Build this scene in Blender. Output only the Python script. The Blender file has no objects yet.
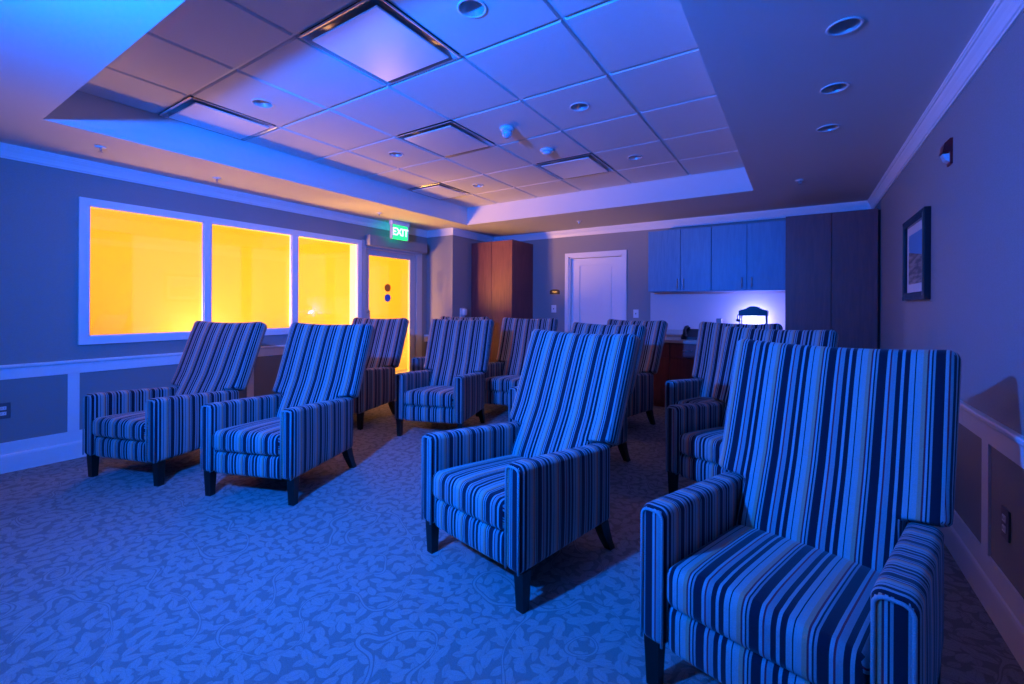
import bpy, bmesh, math, random
from math import sin, cos, radians, pi, sqrt
from mathutils import Vector, Matrix
random.seed(7)
C = bpy.context.scene.collection

# ------------------------------------------------------------------ room numbers (metres)
XL, XR, YB, YF = -4.974, 0.681, 6.276, -2.6        # wall faces
H, HT = 2.443, 2.69                                # soffit and tray heights
TX0, TX1, TY0, TY1 = -4.079, -0.392, 0.760, 5.095  # tray opening
PX, PY = -4.44, 5.20                               # pier corner
CAM_H = 1.26

# ------------------------------------------------------------------ materials
def mat(name, col=(0.8, 0.8, 0.8), rough=0.6, metal=0.0, spec=0.4, bump=None, emit=None, emit_s=0.0):
    m = bpy.data.materials.new(name); m.use_nodes = True
    nt = m.node_tree; b = nt.nodes['Principled BSDF']
    b.inputs['Base Color'].default_value = (*col, 1)
    b.inputs['Roughness'].default_value = rough
    b.inputs['Metallic'].default_value = metal
    b.inputs['Specular IOR Level'].default_value = spec
    if emit:
        b.inputs['Emission Color'].default_value = (*emit, 1); b.inputs['Emission Strength'].default_value = emit_s
    if bump:
        tc = nt.nodes.new('ShaderNodeTexCoord'); n = nt.nodes.new('ShaderNodeTexNoise')
        n.inputs['Scale'].default_value = bump[0]; n.inputs['Detail'].default_value = 3
        bp = nt.nodes.new('ShaderNodeBump'); bp.inputs['Strength'].default_value = bump[1]; bp.inputs['Distance'].default_value = 0.01
        nt.links.new(tc.outputs['Object'], n.inputs['Vector']); nt.links.new(n.outputs['Fac'], bp.inputs['Height'])
        nt.links.new(bp.outputs['Normal'], b.inputs['Normal'])
    return m

def N(nt, t, **kw):
    n = nt.nodes.new(t)
    for k, v in kw.items(): setattr(n, k, v)
    return n

def math_node(nt, op, a, b=None, c=None):
    n = N(nt, 'ShaderNodeMath', operation=op)
    for i, v in enumerate((a, b, c)):
        if v is None: continue
        if isinstance(v, (int, float)): n.inputs[i].default_value = v
        else: nt.links.new(v, n.inputs[i])
    return n.outputs[0]

M = {}
def wall_material():
    m = mat('wallpaper', (0.40, 0.385, 0.37), 0.75, spec=0.25)
    nt = m.node_tree; b = nt.nodes['Principled BSDF']
    tc = N(nt, 'ShaderNodeTexCoord'); mp = N(nt, 'ShaderNodeMapping'); mp.inputs['Scale'].default_value = (90, 90, 260)
    n = N(nt, 'ShaderNodeTexNoise'); n.inputs['Scale'].default_value = 1.0; n.inputs['Detail'].default_value = 2
    nt.links.new(tc.outputs['Object'], mp.inputs[0]); nt.links.new(mp.outputs[0], n.inputs['Vector'])
    mx = N(nt, 'ShaderNodeMix', data_type='RGBA'); mx.inputs[6].default_value = (0.26, 0.25, 0.24, 1); mx.inputs[7].default_value = (0.33, 0.318, 0.305, 1)
    nt.links.new(n.outputs['Fac'], mx.inputs[0]); nt.links.new(mx.outputs[2], b.inputs['Base Color'])
    bp = N(nt, 'ShaderNodeBump'); bp.inputs['Strength'].default_value = 0.15; bp.inputs['Distance'].default_value = 0.003
    nt.links.new(n.outputs['Fac'], bp.inputs['Height']); nt.links.new(bp.outputs[0], b.inputs['Normal'])
    return m

def carpet_material():
    m = mat('leaf_carpet', (0.3, 0.3, 0.3), 0.95, spec=0.1)
    nt = m.node_tree; b = nt.nodes['Principled BSDF']
    tc = N(nt, 'ShaderNodeTexCoord')
    wob = N(nt, 'ShaderNodeTexNoise'); wob.inputs['Scale'].default_value = 2.6; wob.inputs['Detail'].default_value = 1
    nt.links.new(tc.outputs['Object'], wob.inputs['Vector'])
    vm = N(nt, 'ShaderNodeVectorMath', operation='SCALE'); vm.inputs['Scale'].default_value = 0.15
    sb = N(nt, 'ShaderNodeVectorMath', operation='SUBTRACT'); sb.inputs[1].default_value = (0.5, 0.5, 0.5)
    nt.links.new(wob.outputs['Color'], sb.inputs[0]); nt.links.new(sb.outputs[0], vm.inputs[0])
    ad = N(nt, 'ShaderNodeVectorMath', operation='ADD')
    nt.links.new(tc.outputs['Object'], ad.inputs[0]); nt.links.new(vm.outputs[0], ad.inputs[1])
    def leaves(scale, off, la, lb):
        mp = N(nt, 'ShaderNodeMapping'); mp.inputs['Scale'].default_value = (scale, scale, 1); mp.inputs['Location'].default_value = off
        nt.links.new(ad.outputs[0], mp.inputs[0])
        vo = N(nt, 'ShaderNodeTexVoronoi', feature='F1', voronoi_dimensions='2D'); vo.inputs['Scale'].default_value = 1.0; vo.inputs['Randomness'].default_value = 0.75
        nt.links.new(mp.outputs[0], vo.inputs['Vector'])
        dv = N(nt, 'ShaderNodeVectorMath', operation='SUBTRACT'); nt.links.new(mp.outputs[0], dv.inputs[0]); nt.links.new(vo.outputs['Position'], dv.inputs[1])
        cs = N(nt, 'ShaderNodeSeparateColor'); nt.links.new(vo.outputs['Color'], cs.inputs[0])
        an = math_node(nt, 'MULTIPLY', cs.outputs[0], 6.283)
        ro = N(nt, 'ShaderNodeVectorRotate', rotation_type='Z_AXIS'); nt.links.new(dv.outputs[0], ro.inputs['Vector']); nt.links.new(an, ro.inputs['Angle'])
        sp = N(nt, 'ShaderNodeSeparateXYZ'); nt.links.new(ro.outputs[0], sp.inputs[0])
        ax_ = math_node(nt, 'ABSOLUTE', sp.outputs[0]); ay_ = math_node(nt, 'ABSOLUTE', sp.outputs[1])
        # leaf outline: width shrinks towards both tips
        q = math_node(nt, 'DIVIDE', ax_, la); q = math_node(nt, 'POWER', q, 2.0); q = math_node(nt, 'SUBTRACT', 1.0, q); wd_ = math_node(nt, 'MULTIPLY', q, lb)
        e_ = math_node(nt, 'SUBTRACT', wd_, ay_)
        m1 = N(nt, 'ShaderNodeMapRange'); m1.inputs['From Min'].default_value = 0.0; m1.inputs['From Max'].default_value = 0.06; nt.links.new(e_, m1.inputs['Value'])
        vein = math_node(nt, 'GREATER_THAN', ay_, 0.022); vein = math_node(nt, 'MULTIPLY_ADD', vein, 0.5, 0.5)
        return math_node(nt, 'MULTIPLY', m1.outputs[0], vein)
    f1 = leaves(16.5, (0, 0, 0), 0.62, 0.33); f2 = leaves(20.5, (3.37, 1.91, 0), 0.60, 0.30)
    f2 = math_node(nt, 'MULTIPLY', f2, 0.8)
    lf_ = math_node(nt, 'MAXIMUM', f1, f2)
    vn = N(nt, 'ShaderNodeTexNoise'); vn.inputs['Scale'].default_value = 2.4; vn.inputs['Detail'].default_value = 0.5
    nt.links.new(tc.outputs['Object'], vn.inputs['Vector'])
    k = math_node(nt, 'MULTIPLY', vn.outputs['Fac'], 5.0); k = math_node(nt, 'FRACT', k); k = math_node(nt, 'SUBTRACT', k, 0.5); k = math_node(nt, 'ABSOLUTE', k)
    ring = math_node(nt, 'LESS_THAN', k, 0.014); gap = math_node(nt, 'LESS_THAN', k, 0.030)
    inv = math_node(nt, 'SUBTRACT', 1.0, gap)
    f = math_node(nt, 'MULTIPLY', lf_, inv); f = math_node(nt, 'MAXIMUM', f, ring)
    fib = N(nt, 'ShaderNodeTexNoise'); fib.inputs['Scale'].default_value = 260; fib.inputs['Detail'].default_value = 2
    nt.links.new(tc.outputs['Object'], fib.inputs['Vector'])
    mx = N(nt, 'ShaderNodeMix', data_type='RGBA'); mx.inputs[6].default_value = (0.24, 0.22, 0.205, 1); mx.inputs[7].default_value = (0.36, 0.34, 0.315, 1)
    nt.links.new(f, mx.inputs[0])
    mm = N(nt, 'ShaderNodeMix', data_type='RGBA', blend_type='MULTIPLY'); mm.inputs[0].default_value = 0.5
    g = N(nt, 'ShaderNodeValToRGB'); g.color_ramp.elements[0].position = .3; g.color_ramp.elements[0].color = (.45, .45, .45, 1); g.color_ramp.elements[1].position = .7
    nt.links.new(fib.outputs['Fac'], g.inputs[0]); nt.links.new(mx.outputs[2], mm.inputs[6]); nt.links.new(g.outputs[0], mm.inputs[7])
    nt.links.new(mm.outputs[2], b.inputs['Base Color'])
    h = math_node(nt, 'ADD', f, math_node(nt, 'MULTIPLY', fib.outputs['Fac'], 0.6))
    bp = N(nt, 'ShaderNodeBump'); bp.inputs['Strength'].default_value = 0.5; bp.inputs['Distance'].default_value = 0.004
    nt.links.new(h, bp.inputs['Height']); nt.links.new(bp.outputs[0], b.inputs['Normal'])
    return m

def stripe_material():
    m = mat('striped_upholstery', (0.5, 0.5, 0.5), 0.85, spec=0.2)
    nt = m.node_tree; b = nt.nodes['Principled BSDF']
    uv = N(nt, 'ShaderNodeUVMap'); sep = N(nt, 'ShaderNodeSeparateXYZ'); nt.links.new(uv.outputs[0], sep.inputs[0])
    u = math_node(nt, 'DIVIDE', sep.outputs[0], 0.156); u = math_node(nt, 'ADD', u, 20.2); u = math_node(nt, 'FRACT', u)
    r = N(nt, 'ShaderNodeValToRGB'); r.color_ramp.interpolation = 'CONSTANT'
    L = (0.29, 0.37, 0.39, 1); NV = (0.016, 0.011, 0.024, 1); T = (0.58, 0.30, 0.19, 1); BG = (0.26, 0.022, 0.040, 1); G = (0.24, 0.27, 0.29, 1)
    st = [(0.0, T), (0.07, BG), (0.10, L), (0.14, NV), (0.165, G), (0.205, NV), (0.365, L), (0.42, BG), (0.45, G), (0.545, NV), (0.63, L), (0.685, NV), (0.775, L), (0.865, NV), (0.885, L)]
    el = r.color_ramp.elements
    el[0].position = 0; el[0].color = st[0][1]; el[1].position = 0.93; el[1].color = (0.38, 0.37, 0.36, 1)
    for p, c in st[1:]:
        x = el.new(p); x.color = c
    nt.links.new(u, r.inputs[0])
    wv = N(nt, 'ShaderNodeTexNoise'); wv.inputs['Scale'].default_value = 420; wv.inputs['Detail'].default_value = 1
    tc = N(nt, 'ShaderNodeTexCoord'); nt.links.new(tc.outputs['Object'], wv.inputs['Vector'])
    g = N(nt, 'ShaderNodeValToRGB'); g.color_ramp.elements[0].position = .25; g.color_ramp.elements[0].color = (.6, .6, .6, 1); g.color_ramp.elements[1].position = .75
    nt.links.new(wv.outputs['Fac'], g.inputs[0])
    mm = N(nt, 'ShaderNodeMix', data_type='RGBA', blend_type='MULTIPLY'); mm.inputs[0].default_value = 0.6
    nt.links.new(r.outputs[0], mm.inputs[6]); nt.links.new(g.outputs[0], mm.inputs[7]); nt.links.new(mm.outputs[2], b.inputs['Base Color'])
    bp = N(nt, 'ShaderNodeBump'); bp.inputs['Strength'].default_value = 0.3; bp.inputs['Distance'].default_value = 0.002
    nt.links.new(wv.outputs['Fac'], bp.inputs['Height']); nt.links.new(bp.outputs[0], b.inputs['Normal'])
    b.inputs['Sheen Weight'].default_value = 0.15
    return m

def wood_material(name, c1, c2, rough=0.4, scale=(14, 14, 1.2)):
    m = mat(name, c1, rough, spec=0.4)
    nt = m.node_tree; b = nt.nodes['Principled BSDF']
    tc = N(nt, 'ShaderNodeTexCoord'); mp = N(nt, 'ShaderNodeMapping'); mp.inputs['Scale'].default_value = scale
    n = N(nt, 'ShaderNodeTexNoise'); n.inputs['Scale'].default_value = 3; n.inputs['Detail'].default_value = 6; n.inputs['Distortion'].default_value = 0.6
    nt.links.new(tc.outputs['Object'], mp.inputs[0]); nt.links.new(mp.outputs[0], n.inputs['Vector'])
    r = N(nt, 'ShaderNodeValToRGB'); r.color_ramp.elements[0].position = .35; r.color_ramp.elements[0].color = (*c1, 1)
    r.color_ramp.elements[1].position = .65; r.color_ramp.elements[1].color = (*c2, 1)
    nt.links.new(n.outputs['Fac'], r.inputs[0]); nt.links.new(r.outputs[0], b.inputs['Base Color'])
    return m

def pane_material():
    m = bpy.data.materials.new('clear_glass'); m.use_nodes = True
    nt = m.node_tree; nt.nodes.clear()
    out = N(nt, 'ShaderNodeOutputMaterial')
    ad = N(nt, 'ShaderNodeBsdfTransparent'); ad.inputs[0].default_value = (0.93, 0.94, 0.93, 1)
    gl = N(nt, 'ShaderNodeBsdfGlossy'); gl.inputs['Roughness'].default_value = 0.03
    fr = N(nt, 'ShaderNodeFresnel'); ge = N(nt, 'ShaderNodeNewGeometry'); nt.links.new(math_node(nt, 'MULTIPLY_ADD', ge.outputs['Backfacing'], 1 / 1.45 - 1.45, 1.45), fr.inputs[0])
    mx = N(nt, 'ShaderNodeMixShader'); nt.links.new(fr.outputs[0], mx.inputs[0]); nt.links.new(ad.outputs[0], mx.inputs[1]); nt.links.new(gl.outputs[0], mx.inputs[2])
    nt.links.new(mx.outputs[0], out.inputs[0])
    return m

def picture_material():
    m = mat('seascape_print', (0.5, 0.5, 0.5), 0.5)
    nt = m.node_tree; b = nt.nodes['Principled BSDF']
    tc = N(nt, 'ShaderNodeTexCoord'); sep = N(nt, 'ShaderNodeSeparateXYZ'); nt.links.new(tc.outputs['Object'], sep.inputs[0])
    mp = N(nt, 'ShaderNodeMapping'); mp.inputs['Scale'].default_value = (1, 4, 26)
    n = N(nt, 'ShaderNodeTexNoise'); n.inputs['Scale'].default_value = 1.4; n.inputs['Detail'].default_value = 4
    nt.links.new(tc.outputs['Object'], mp.inputs[0]); nt.links.new(mp.outputs[0], n.inputs['Vector'])
    z = math_node(nt, 'ADD', sep.outputs[2], math_node(nt, 'MULTIPLY', sep.outputs[1], -0.12))
    up = math_node(nt, 'GREATER_THAN', z, 0.03)
    r = N(nt, 'ShaderNodeValToRGB'); r.color_ramp.elements[0].position = .4; r.color_ramp.elements[0].color = (.10, .08, .07, 1)
    r.color_ramp.elements[1].position = .62; r.color_ramp.elements[1].color = (.40, .30, .24, 1)
    nt.links.new(n.outputs['Fac'], r.inputs[0])
    mx = N(nt, 'ShaderNodeMix', data_type='RGBA'); mx.inputs[7].default_value = (.10, .30, .50, 1)
    nt.links.new(up, mx.inputs[0]); nt.links.new(r.outputs[0], mx.inputs[6]); nt.links.new(mx.outputs[2], b.inputs['Base Color'])
    return m

M['wall'] = wall_material()
M['carpet'] = carpet_material()
M['stripe'] = stripe_material()
M['ceil'] = mat('ceiling_paint', (0.66, 0.65, 0.63), 0.8, spec=0.2, bump=(60, 0.05))
M['warm'] = mat('warm_corridor_paint', (0.80, 0.54, 0.13), 0.8)
M['tile'] = mat('ceiling_tile', (0.74, 0.73, 0.71), 0.85, spec=0.15, bump=(220, 0.25))
M['trim'] = mat('white_trim', (0.80, 0.79, 0.77), 0.35)
M['alu'] = mat('frame_paint', (0.48, 0.48, 0.48), 0.35)
M['oper'] = mat('operator_housing', (0.26, 0.26, 0.27), 0.3)
M['cone'] = mat('diffuser_cone', (0.60, 0.60, 0.60), 0.25, metal=0.45)
M['wpanel'] = mat('wainscot_panel', (0.27, 0.26, 0.25), 0.6, bump=(90, 0.06))
M['leg'] = wood_material('espresso_wood', (0.010, 0.006, 0.005), (0.020, 0.011, 0.009), 0.35)
M['cherry'] = wood_material('cherry_laminate', (0.17, 0.046, 0.046), (0.22, 0.062, 0.056), 0.42)
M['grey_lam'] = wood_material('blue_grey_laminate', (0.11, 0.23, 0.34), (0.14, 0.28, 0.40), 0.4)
M['dark'] = mat('dark_plastic', (0.02, 0.02, 0.022), 0.35)
M['gapd'] = mat('dark_gap', (0.03, 0.03, 0.03), 0.8)
M['metal'] = mat('brushed_metal', (0.45, 0.45, 0.46), 0.28, metal=1.0)
M['plaque'] = mat('diffuser_metal', (0.80, 0.79, 0.78), 0.30, spec=0.8)
M['counter'] = mat('countertop_laminate', (0.42, 0.38, 0.34), 0.3, bump=(120, .02))
M['bsplash'] = mat('backsplash_paint', (0.52, 0.50, 0.50), 0.5)
M['plastic'] = mat('white_plastic', (0.75, 0.75, 0.74), 0.35)
M['red'] = mat('red_plastic', (0.22, 0.006, 0.010), 0.3)
M['lens'] = mat('clear_lens', (0.55, 0.6, 0.65), 0.15, spec=0.8)
M['brown_decal'] = mat('brown_decal', (0.12, 0.035, 0.01), 0.5, emit=(0.16, 0.045, 0.012), emit_s=1.0)  # emission gives the decal a glow, as if lit through from behind
M['blue_decal'] = mat('blue_decal', (0.05, 0.18, 0.60), 0.5)
M['pane'] = pane_material()
M['print'] = picture_material()
M['mat_board'] = mat('mat_board', (0.62, 0.62, 0.62), 0.7)
M['frame_black'] = mat('black_frame', (0.012, 0.012, 0.016), 0.25)
M['frame_gold'] = mat('frame_edge', (0.22, 0.14, 0.08), 0.35)
M['exit_green'] = mat('exit_sign_green', (0.0, 0.10, 0.03), 0.4, emit=(0.02, 1.0, 0.28), emit_s=1.5)
M['exit_white'] = mat('exit_sign_letters', (0.8, 0.9, 0.85), 0.4, emit=(0.85, 1.0, 0.92), emit_s=1.1)
M['bulb'] = mat('lamp_reflector', (0.60, 0.60, 0.60), 0.30, metal=0.5)

# ------------------------------------------------------------------ mesh helpers
def link(name, me, m, parent=None, smooth=False):
    o = bpy.data.objects.new(name, me); C.objects.link(o)
    ms = m if isinstance(m, (list, tuple)) else [m]
    for x in ms: me.materials.append(x)
    if smooth:
        for p in me.polygons: p.use_smooth = True
    if parent: o.parent = parent
    return o

class MB:
    """collects shapes for one mesh"""
    def __init__(s): s.v = []; s.f = []; s.mi = []
    def add(s, vs, fs, mi=0):
        o = len(s.v); s.v += [tuple(x) for x in vs]; s.f += [tuple(i + o for i in f) for f in fs]; s.mi += [mi] * len(fs); return s
    def box(s, x0, x1, y0, y1, z0, z1, mi=0, b=0.0):
        if b > 0:
            c = ((x0 + x1) / 2, (y0 + y1) / 2, (z0 + z1) / 2)
            vs, fs = rbox(x1 - x0, y1 - y0, z1 - z0, b, 2, (1, 1, 1))
            return s.add([(v[0] + c[0], v[1] + c[1], v[2] + c[2]) for v in vs], fs, mi)
        vs = [(x, y, z) for x in (x0, x1) for y in (y0, y1) for z in (z0, z1)]
        return s.add(vs, [(0, 1, 3, 2), (4, 6, 7, 5), (0, 4, 5, 1), (2, 3, 7, 6), (0, 2, 6, 4), (1, 5, 7, 3)], mi)
    def lathe(s, prof, c=(0, 0, 0), n=32, mi=0, axis='z'):
        vs = []; fs = []
        for r, h in prof:
            for i in range(n):
                a = 2 * pi * i / n
                p = (r * cos(a), r * sin(a), h)
                if axis == 'x': p = (h, r * cos(a), r * sin(a))
                if axis == 'y': p = (r * cos(a), h, r * sin(a))
                vs.append((p[0] + c[0], p[1] + c[1], p[2] + c[2]))
        for k in range(len(prof) - 1):
            for i in range(n):
                j = (i + 1) % n
                fs.append((k * n + i, k * n + j, (k + 1) * n + j, (k + 1) * n + i))
        if prof[0][0] > 1e-6: fs.append(tuple(reversed(range(n))))
        if prof[-1][0] > 1e-6: fs.append(tuple(range((len(prof) - 1) * n, len(prof) * n)))
        return s.add(vs, fs, mi)
    def tube(s, pts, r, n=8, closed=False, mi=0):
        pts = [Vector(p) for p in pts]; vs = []; fs = []; m = len(pts)
        up = None
        for i, p in enumerate(pts):
            a = pts[(i - 1) % m] if (closed or i > 0) else p
            b = pts[(i + 1) % m] if (closed or i < m - 1) else p
            d = (b - a).normalized()
            if up is None: up = Vector((0, 0, 1)) if abs(d.z) < .9 else Vector((1, 0, 0))
            s1 = d.cross(up)
            if s1.length < 1e-4: s1 = d.cross(Vector((0, 1, 0.1)))
            s1.normalize(); s2 = d.cross(s1); up = -s2 if s2.dot(up) < 0 else s2
            up = s1.cross(d)
            for k in range(n):
                t = 2 * pi * k / n; vs.append(p + r * (cos(t) * s1 + sin(t) * up))
        for i in range(m if closed else m - 1):
            j = (i + 1) % m
            for k in range(n):
                l = (k + 1) % n; fs.append((i * n + k, i * n + l, j * n + l, j * n + k))
        if not closed:
            fs.append(tuple(reversed(range(n)))); fs.append(tuple(range((m - 1) * n, m * n)))
        return s.add(vs, fs, mi)
    def prism(s, poly, h0, h1, axis='z', mi=0):
        """extrude a 2-D polygon along an axis: z -> (a,b,h), y -> (a,h,b), x -> (h,a,b)"""
        def P(a, b, h): return {'z': (a, b, h), 'y': (a, h, b), 'x': (h, a, b)}[axis]
        n = len(poly); vs = [P(a, b, h0) for a, b in poly] + [P(a, b, h1) for a, b in poly]
        fs = [tuple(range(n)), tuple(reversed(range(n, 2 * n)))] + [(i, i + n, (i + 1) % n + n, (i + 1) % n) for i in range(n)]
        return s.add(vs, fs, mi)
    def build(s, name, m, parent=None, smooth=False, normals=True, kind=None):
        me = bpy.data.meshes.new(name); me.from_pydata(s.v, [], s.f)
        for p, k in zip(me.polygons, s.mi): p.material_index = k
        if normals:
            bm = bmesh.new(); bm.from_mesh(me); bmesh.ops.recalc_face_normals(bm, faces=bm.faces); bm.to_mesh(me); bm.free()
        o = link(name, me, m, parent, smooth)
        if smooth == 'auto':
            pass
        if kind: o['kind'] = kind
        return o

def rbox(sx, sy, sz, r, seg=3, div=(4, 4, 4), zs=None):
    """rounded box centred on the origin: vertices, faces"""
    hs = (sx / 2, sy / 2, sz / 2); r = min(r, min(hs) * 0.999)
    def coords(h, d):
        t = [-h + r * (1 - cos(pi / 2 * k / seg)) * 0 + -0 + r * k / seg for k in range(seg + 1)]
        e = [-h + r - r * math.tan(pi / 4 * (seg - k) / seg) for k in range(seg + 1)]
        inner = [(-h + r) + (2 * (h - r)) * k / d for k in range(1, d)]
        return e + inner + [-x for x in reversed(e)]
    cs = [coords(h, d) for h, d in zip(hs, div)]
    if zs: cs[2] = sorted(set([round(c, 6) for c in cs[2]] + [round(c, 6) for c in zs if abs(c) < hs[2] - r]))
    idx = {}; vs = []; fs = []
    def vid(p):
        k = tuple(round(c, 7) for c in p)
        if k not in idx:
            q = Vector([max(-h + r, min(h - r, c)) for c, h in zip(p, hs)])
            d = Vector(p) - q
            idx[k] = len(vs); vs.append(q + (d.normalized() * r if d.length > 1e-9 else d))
        return idx[k]
    for ax in range(3):
        a, b = [(1, 2), (2, 0), (0, 1)][ax]
        for sgn in (-1, 1):
            for i in range(len(cs[a]) - 1):
                for j in range(len(cs[b]) - 1):
                    q = []
                    for (ii, jj) in ((i, j), (i + 1, j), (i + 1, j + 1), (i, j + 1)):
                        p = [0, 0, 0]; p[ax] = sgn * hs[ax]; p[a] = cs[a][ii]; p[b] = cs[b][jj]; q.append(vid(p))
                    if sgn < 0: q.reverse()
                    fs.append(tuple(q))
    return vs, fs

def uv_mesh(name, vs, fs, uvf, m, parent=None, smooth=True):
    """mesh with a UV (in metres) given by uvf(co, face_normal) for the stripes"""
    me = bpy.data.meshes.new(name); me.from_pydata([tuple(v) for v in vs], [], fs)
    uvl = me.uv_layers.new(name='UVMap')
    for p in me.polygons:
        n = p.normal
        for li in p.loop_indices:
            co = me.vertices[me.loops[li].vertex_index].co
            uvl.data[li].uv = uvf(co, n)
    return link(name, me, m, parent, smooth)

def tag(o, label=None, cat=None, group=None, kind=None):
    if label: o['label'] = label
    if cat: o['category'] = cat
    if group: o['group'] = group
    if kind: o['kind'] = kind
    return o

def empty(name, loc, rz=0.0):
    o = bpy.data.objects.new(name, None); C.objects.link(o); o.location = loc; o.rotation_euler = (0, 0, rz); o.empty_display_size = .1
    return o

def copy_tree(o, parent=None):
    c = o.copy(); C.objects.link(c); c.parent = parent
    for ch in list(kids.get(o.name, [])): copy_tree(ch, c)
    return c
kids = {}
def index_kids():
    kids.clear()
    for o in bpy.data.objects:
        if o.parent: kids.setdefault(o.parent.name, []).append(o)

# ------------------------------------------------------------------ floor and walls
MB().box(XL - .15, XR + .15, YF - .15, YB + .15, -.08, 0).build('floor', M['carpet'], kind='structure')

T = .15; HW = 2.80
# left wall around one wide window and the glass door
WY0, WY1, WZ0, WZ1 = 1.18, 3.89, .97, 2.10
DY0, DY1, DZ = 3.97, 5.06, 2.10
w = MB()
w.box(XL - T, XL, YF - T, WY0, 0, HW)
w.box(XL - T, XL, WY0, WY1, 0, WZ0).box(XL - T, XL, WY0, WY1, WZ1, HW)
w.box(XL - T, XL, WY1, DY0, 0, HW)
w.box(XL - T, XL, DY0, DY1, DZ, HW)
w.box(XL - T, XL, DY1, YB + T, 0, HW)
w.build('wall_left', M['wall'], kind='structure')
# back wall with the door recess
BX0, BX1, BZ = -3.005, -2.145, 2.025
w = MB()
w.box(XL, BX0, YB, YB + T, 0, HW).box(BX1, XR, YB, YB + T, 0, HW).box(BX0, BX1, YB, YB + T, BZ, HW)
w.build('wall_back', M['wall'], kind='structure')
MB().box(XR, XR + T, YF - T, YB + T, 0, HW).build('wall_right', M['wall'], kind='structure')
MB().box(XL, XR, YF - T, YF, 0, HW).build('wall_front', M['wall'], kind='structure')
# corridor beyond the glass
w = MB(); w.box(-6.66, -6.56, -.6, 8.4, 0, HW).box(-6.56, XL - T, -.7, -.6, 0, HW).box(-6.56, XL - T, 8.4, 8.5, 0, HW)
w.build('wall_corridor', M['warm'], kind='structure')
MB().box(-6.66, XL - T - .001, -.7, 8.5, -.08, -.001).build('floor_corridor', M['wpanel'], kind='structure')
MB().box(-6.66, XL - T - .001, -.7, 8.5, 2.62, 2.72).build('ceiling_corridor', M['warm'], kind='structure')
MB().box(XL - T, XL - T + .1, YB + T, 8.5, 0, HW).build('wall_corridor_side', M['warm'], kind='structure')
# pier in the back left corner
MB().box(XL, PX, PY, YB, 0, H).build('wall_pier', M['wall'], kind='structure')

# ------------------------------------------------------------------ ceiling
SOFF_LIGHTS = [(.155, 2.321), (.155, 2.946), (.155, 3.576)]
def plate_with_hole(mb, x0, x1, y0, y1, cx, cy, r, z, n=32, mi=0):
    """flat panel, facing down, with a round hole"""
    corners = [(x1, y1), (x0, y1), (x0, y0), (x1, y0)]
    inner = []; outer = []
    for i in range(n):
        a = 2 * pi * i / n; dx, dy = cos(a), sin(a); inner.append((cx + r * dx, cy + r * dy, z))
        t = min([(x1 - cx) / dx if dx > 1e-9 else 9e9, (x0 - cx) / dx if dx < -1e-9 else 9e9,
                 (y1 - cy) / dy if dy > 1e-9 else 9e9, (y0 - cy) / dy if dy < -1e-9 else 9e9])
        outer.append((cx + t * dx, cy + t * dy, z))
    vs = inner + outer; fs = []
    def side(p):
        if abs(p[0] - x1) < 1e-6: return 0
        if abs(p[1] - y1) < 1e-6: return 1
        if abs(p[0] - x0) < 1e-6: return 2
        return 3
    for i in range(n):
        j = (i + 1) % n; si, sj = side(outer[i]), side(outer[j])
        if si != sj:
            cp = {(0, 1): (x1, y1), (1, 2): (x0, y1), (2, 3): (x0, y0), (3, 0): (x1, y0)}.get((si, sj))
            if cp and min(abs(outer[i][0] - cp[0]) + abs(outer[i][1] - cp[1]), abs(outer[j][0] - cp[0]) + abs(outer[j][1] - cp[1])) > 1e-6:
                vs.append((cp[0], cp[1], z)); fs.append((i, j, n + j, len(vs) - 1, n + i)); continue
        fs.append((i, j, n + j, n + i))
    mb.add(vs, fs, mi)

w = MB()
w.box(XL - T, TX0, YF - T, YB + T, H, H + .03)
w.box(TX0, TX1, YF - T, TY0, H, H + .03)
w.box(TX0, TX1, TY1, YB + T, H, H + .03)
# right strip, with three holes for the lamps
HR = .058
ys = [YF - T, 2.1, 2.55, 3.0, 3.15, 3.3, 3.85, YB + T]
def strip(y0, y1, hole=None):
    if hole: plate_with_hole(w, TX1, XR + T, y0, y1, hole[0], hole[1], HR, H)
    else: w.add([(TX1, y0, H), (XR + T, y0, H), (XR + T, y1, H), (TX1, y1, H)], [(0, 1, 2, 3)])
strip(YF - T, 2.05); strip(2.05, 2.6, SOFF_LIGHTS[0]); strip(2.6, 3.25, SOFF_LIGHTS[1]); strip(3.25, 3.9, SOFF_LIGHTS[2]); strip(3.9, YB + T)
ceiling = w.build('ceiling', M['ceil'], normals=False, kind='structure')
w = MB()
t = .02
w.box(TX0 - t, TX0, TY0 - t, TY1 + t, H + .0302, HT + .05).box(TX1, TX1 + t, TY0 - t, TY1 + t, H + .0302, HT + .05)
w.box(TX0, TX1, TY0 - t, TY0, H + .0302, HT + .05).box(TX0, TX1, TY1, TY1 + t, H + .0302, HT + .05)
w.build('tray_side', M['ceil'], ceiling, kind='structure')
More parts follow.
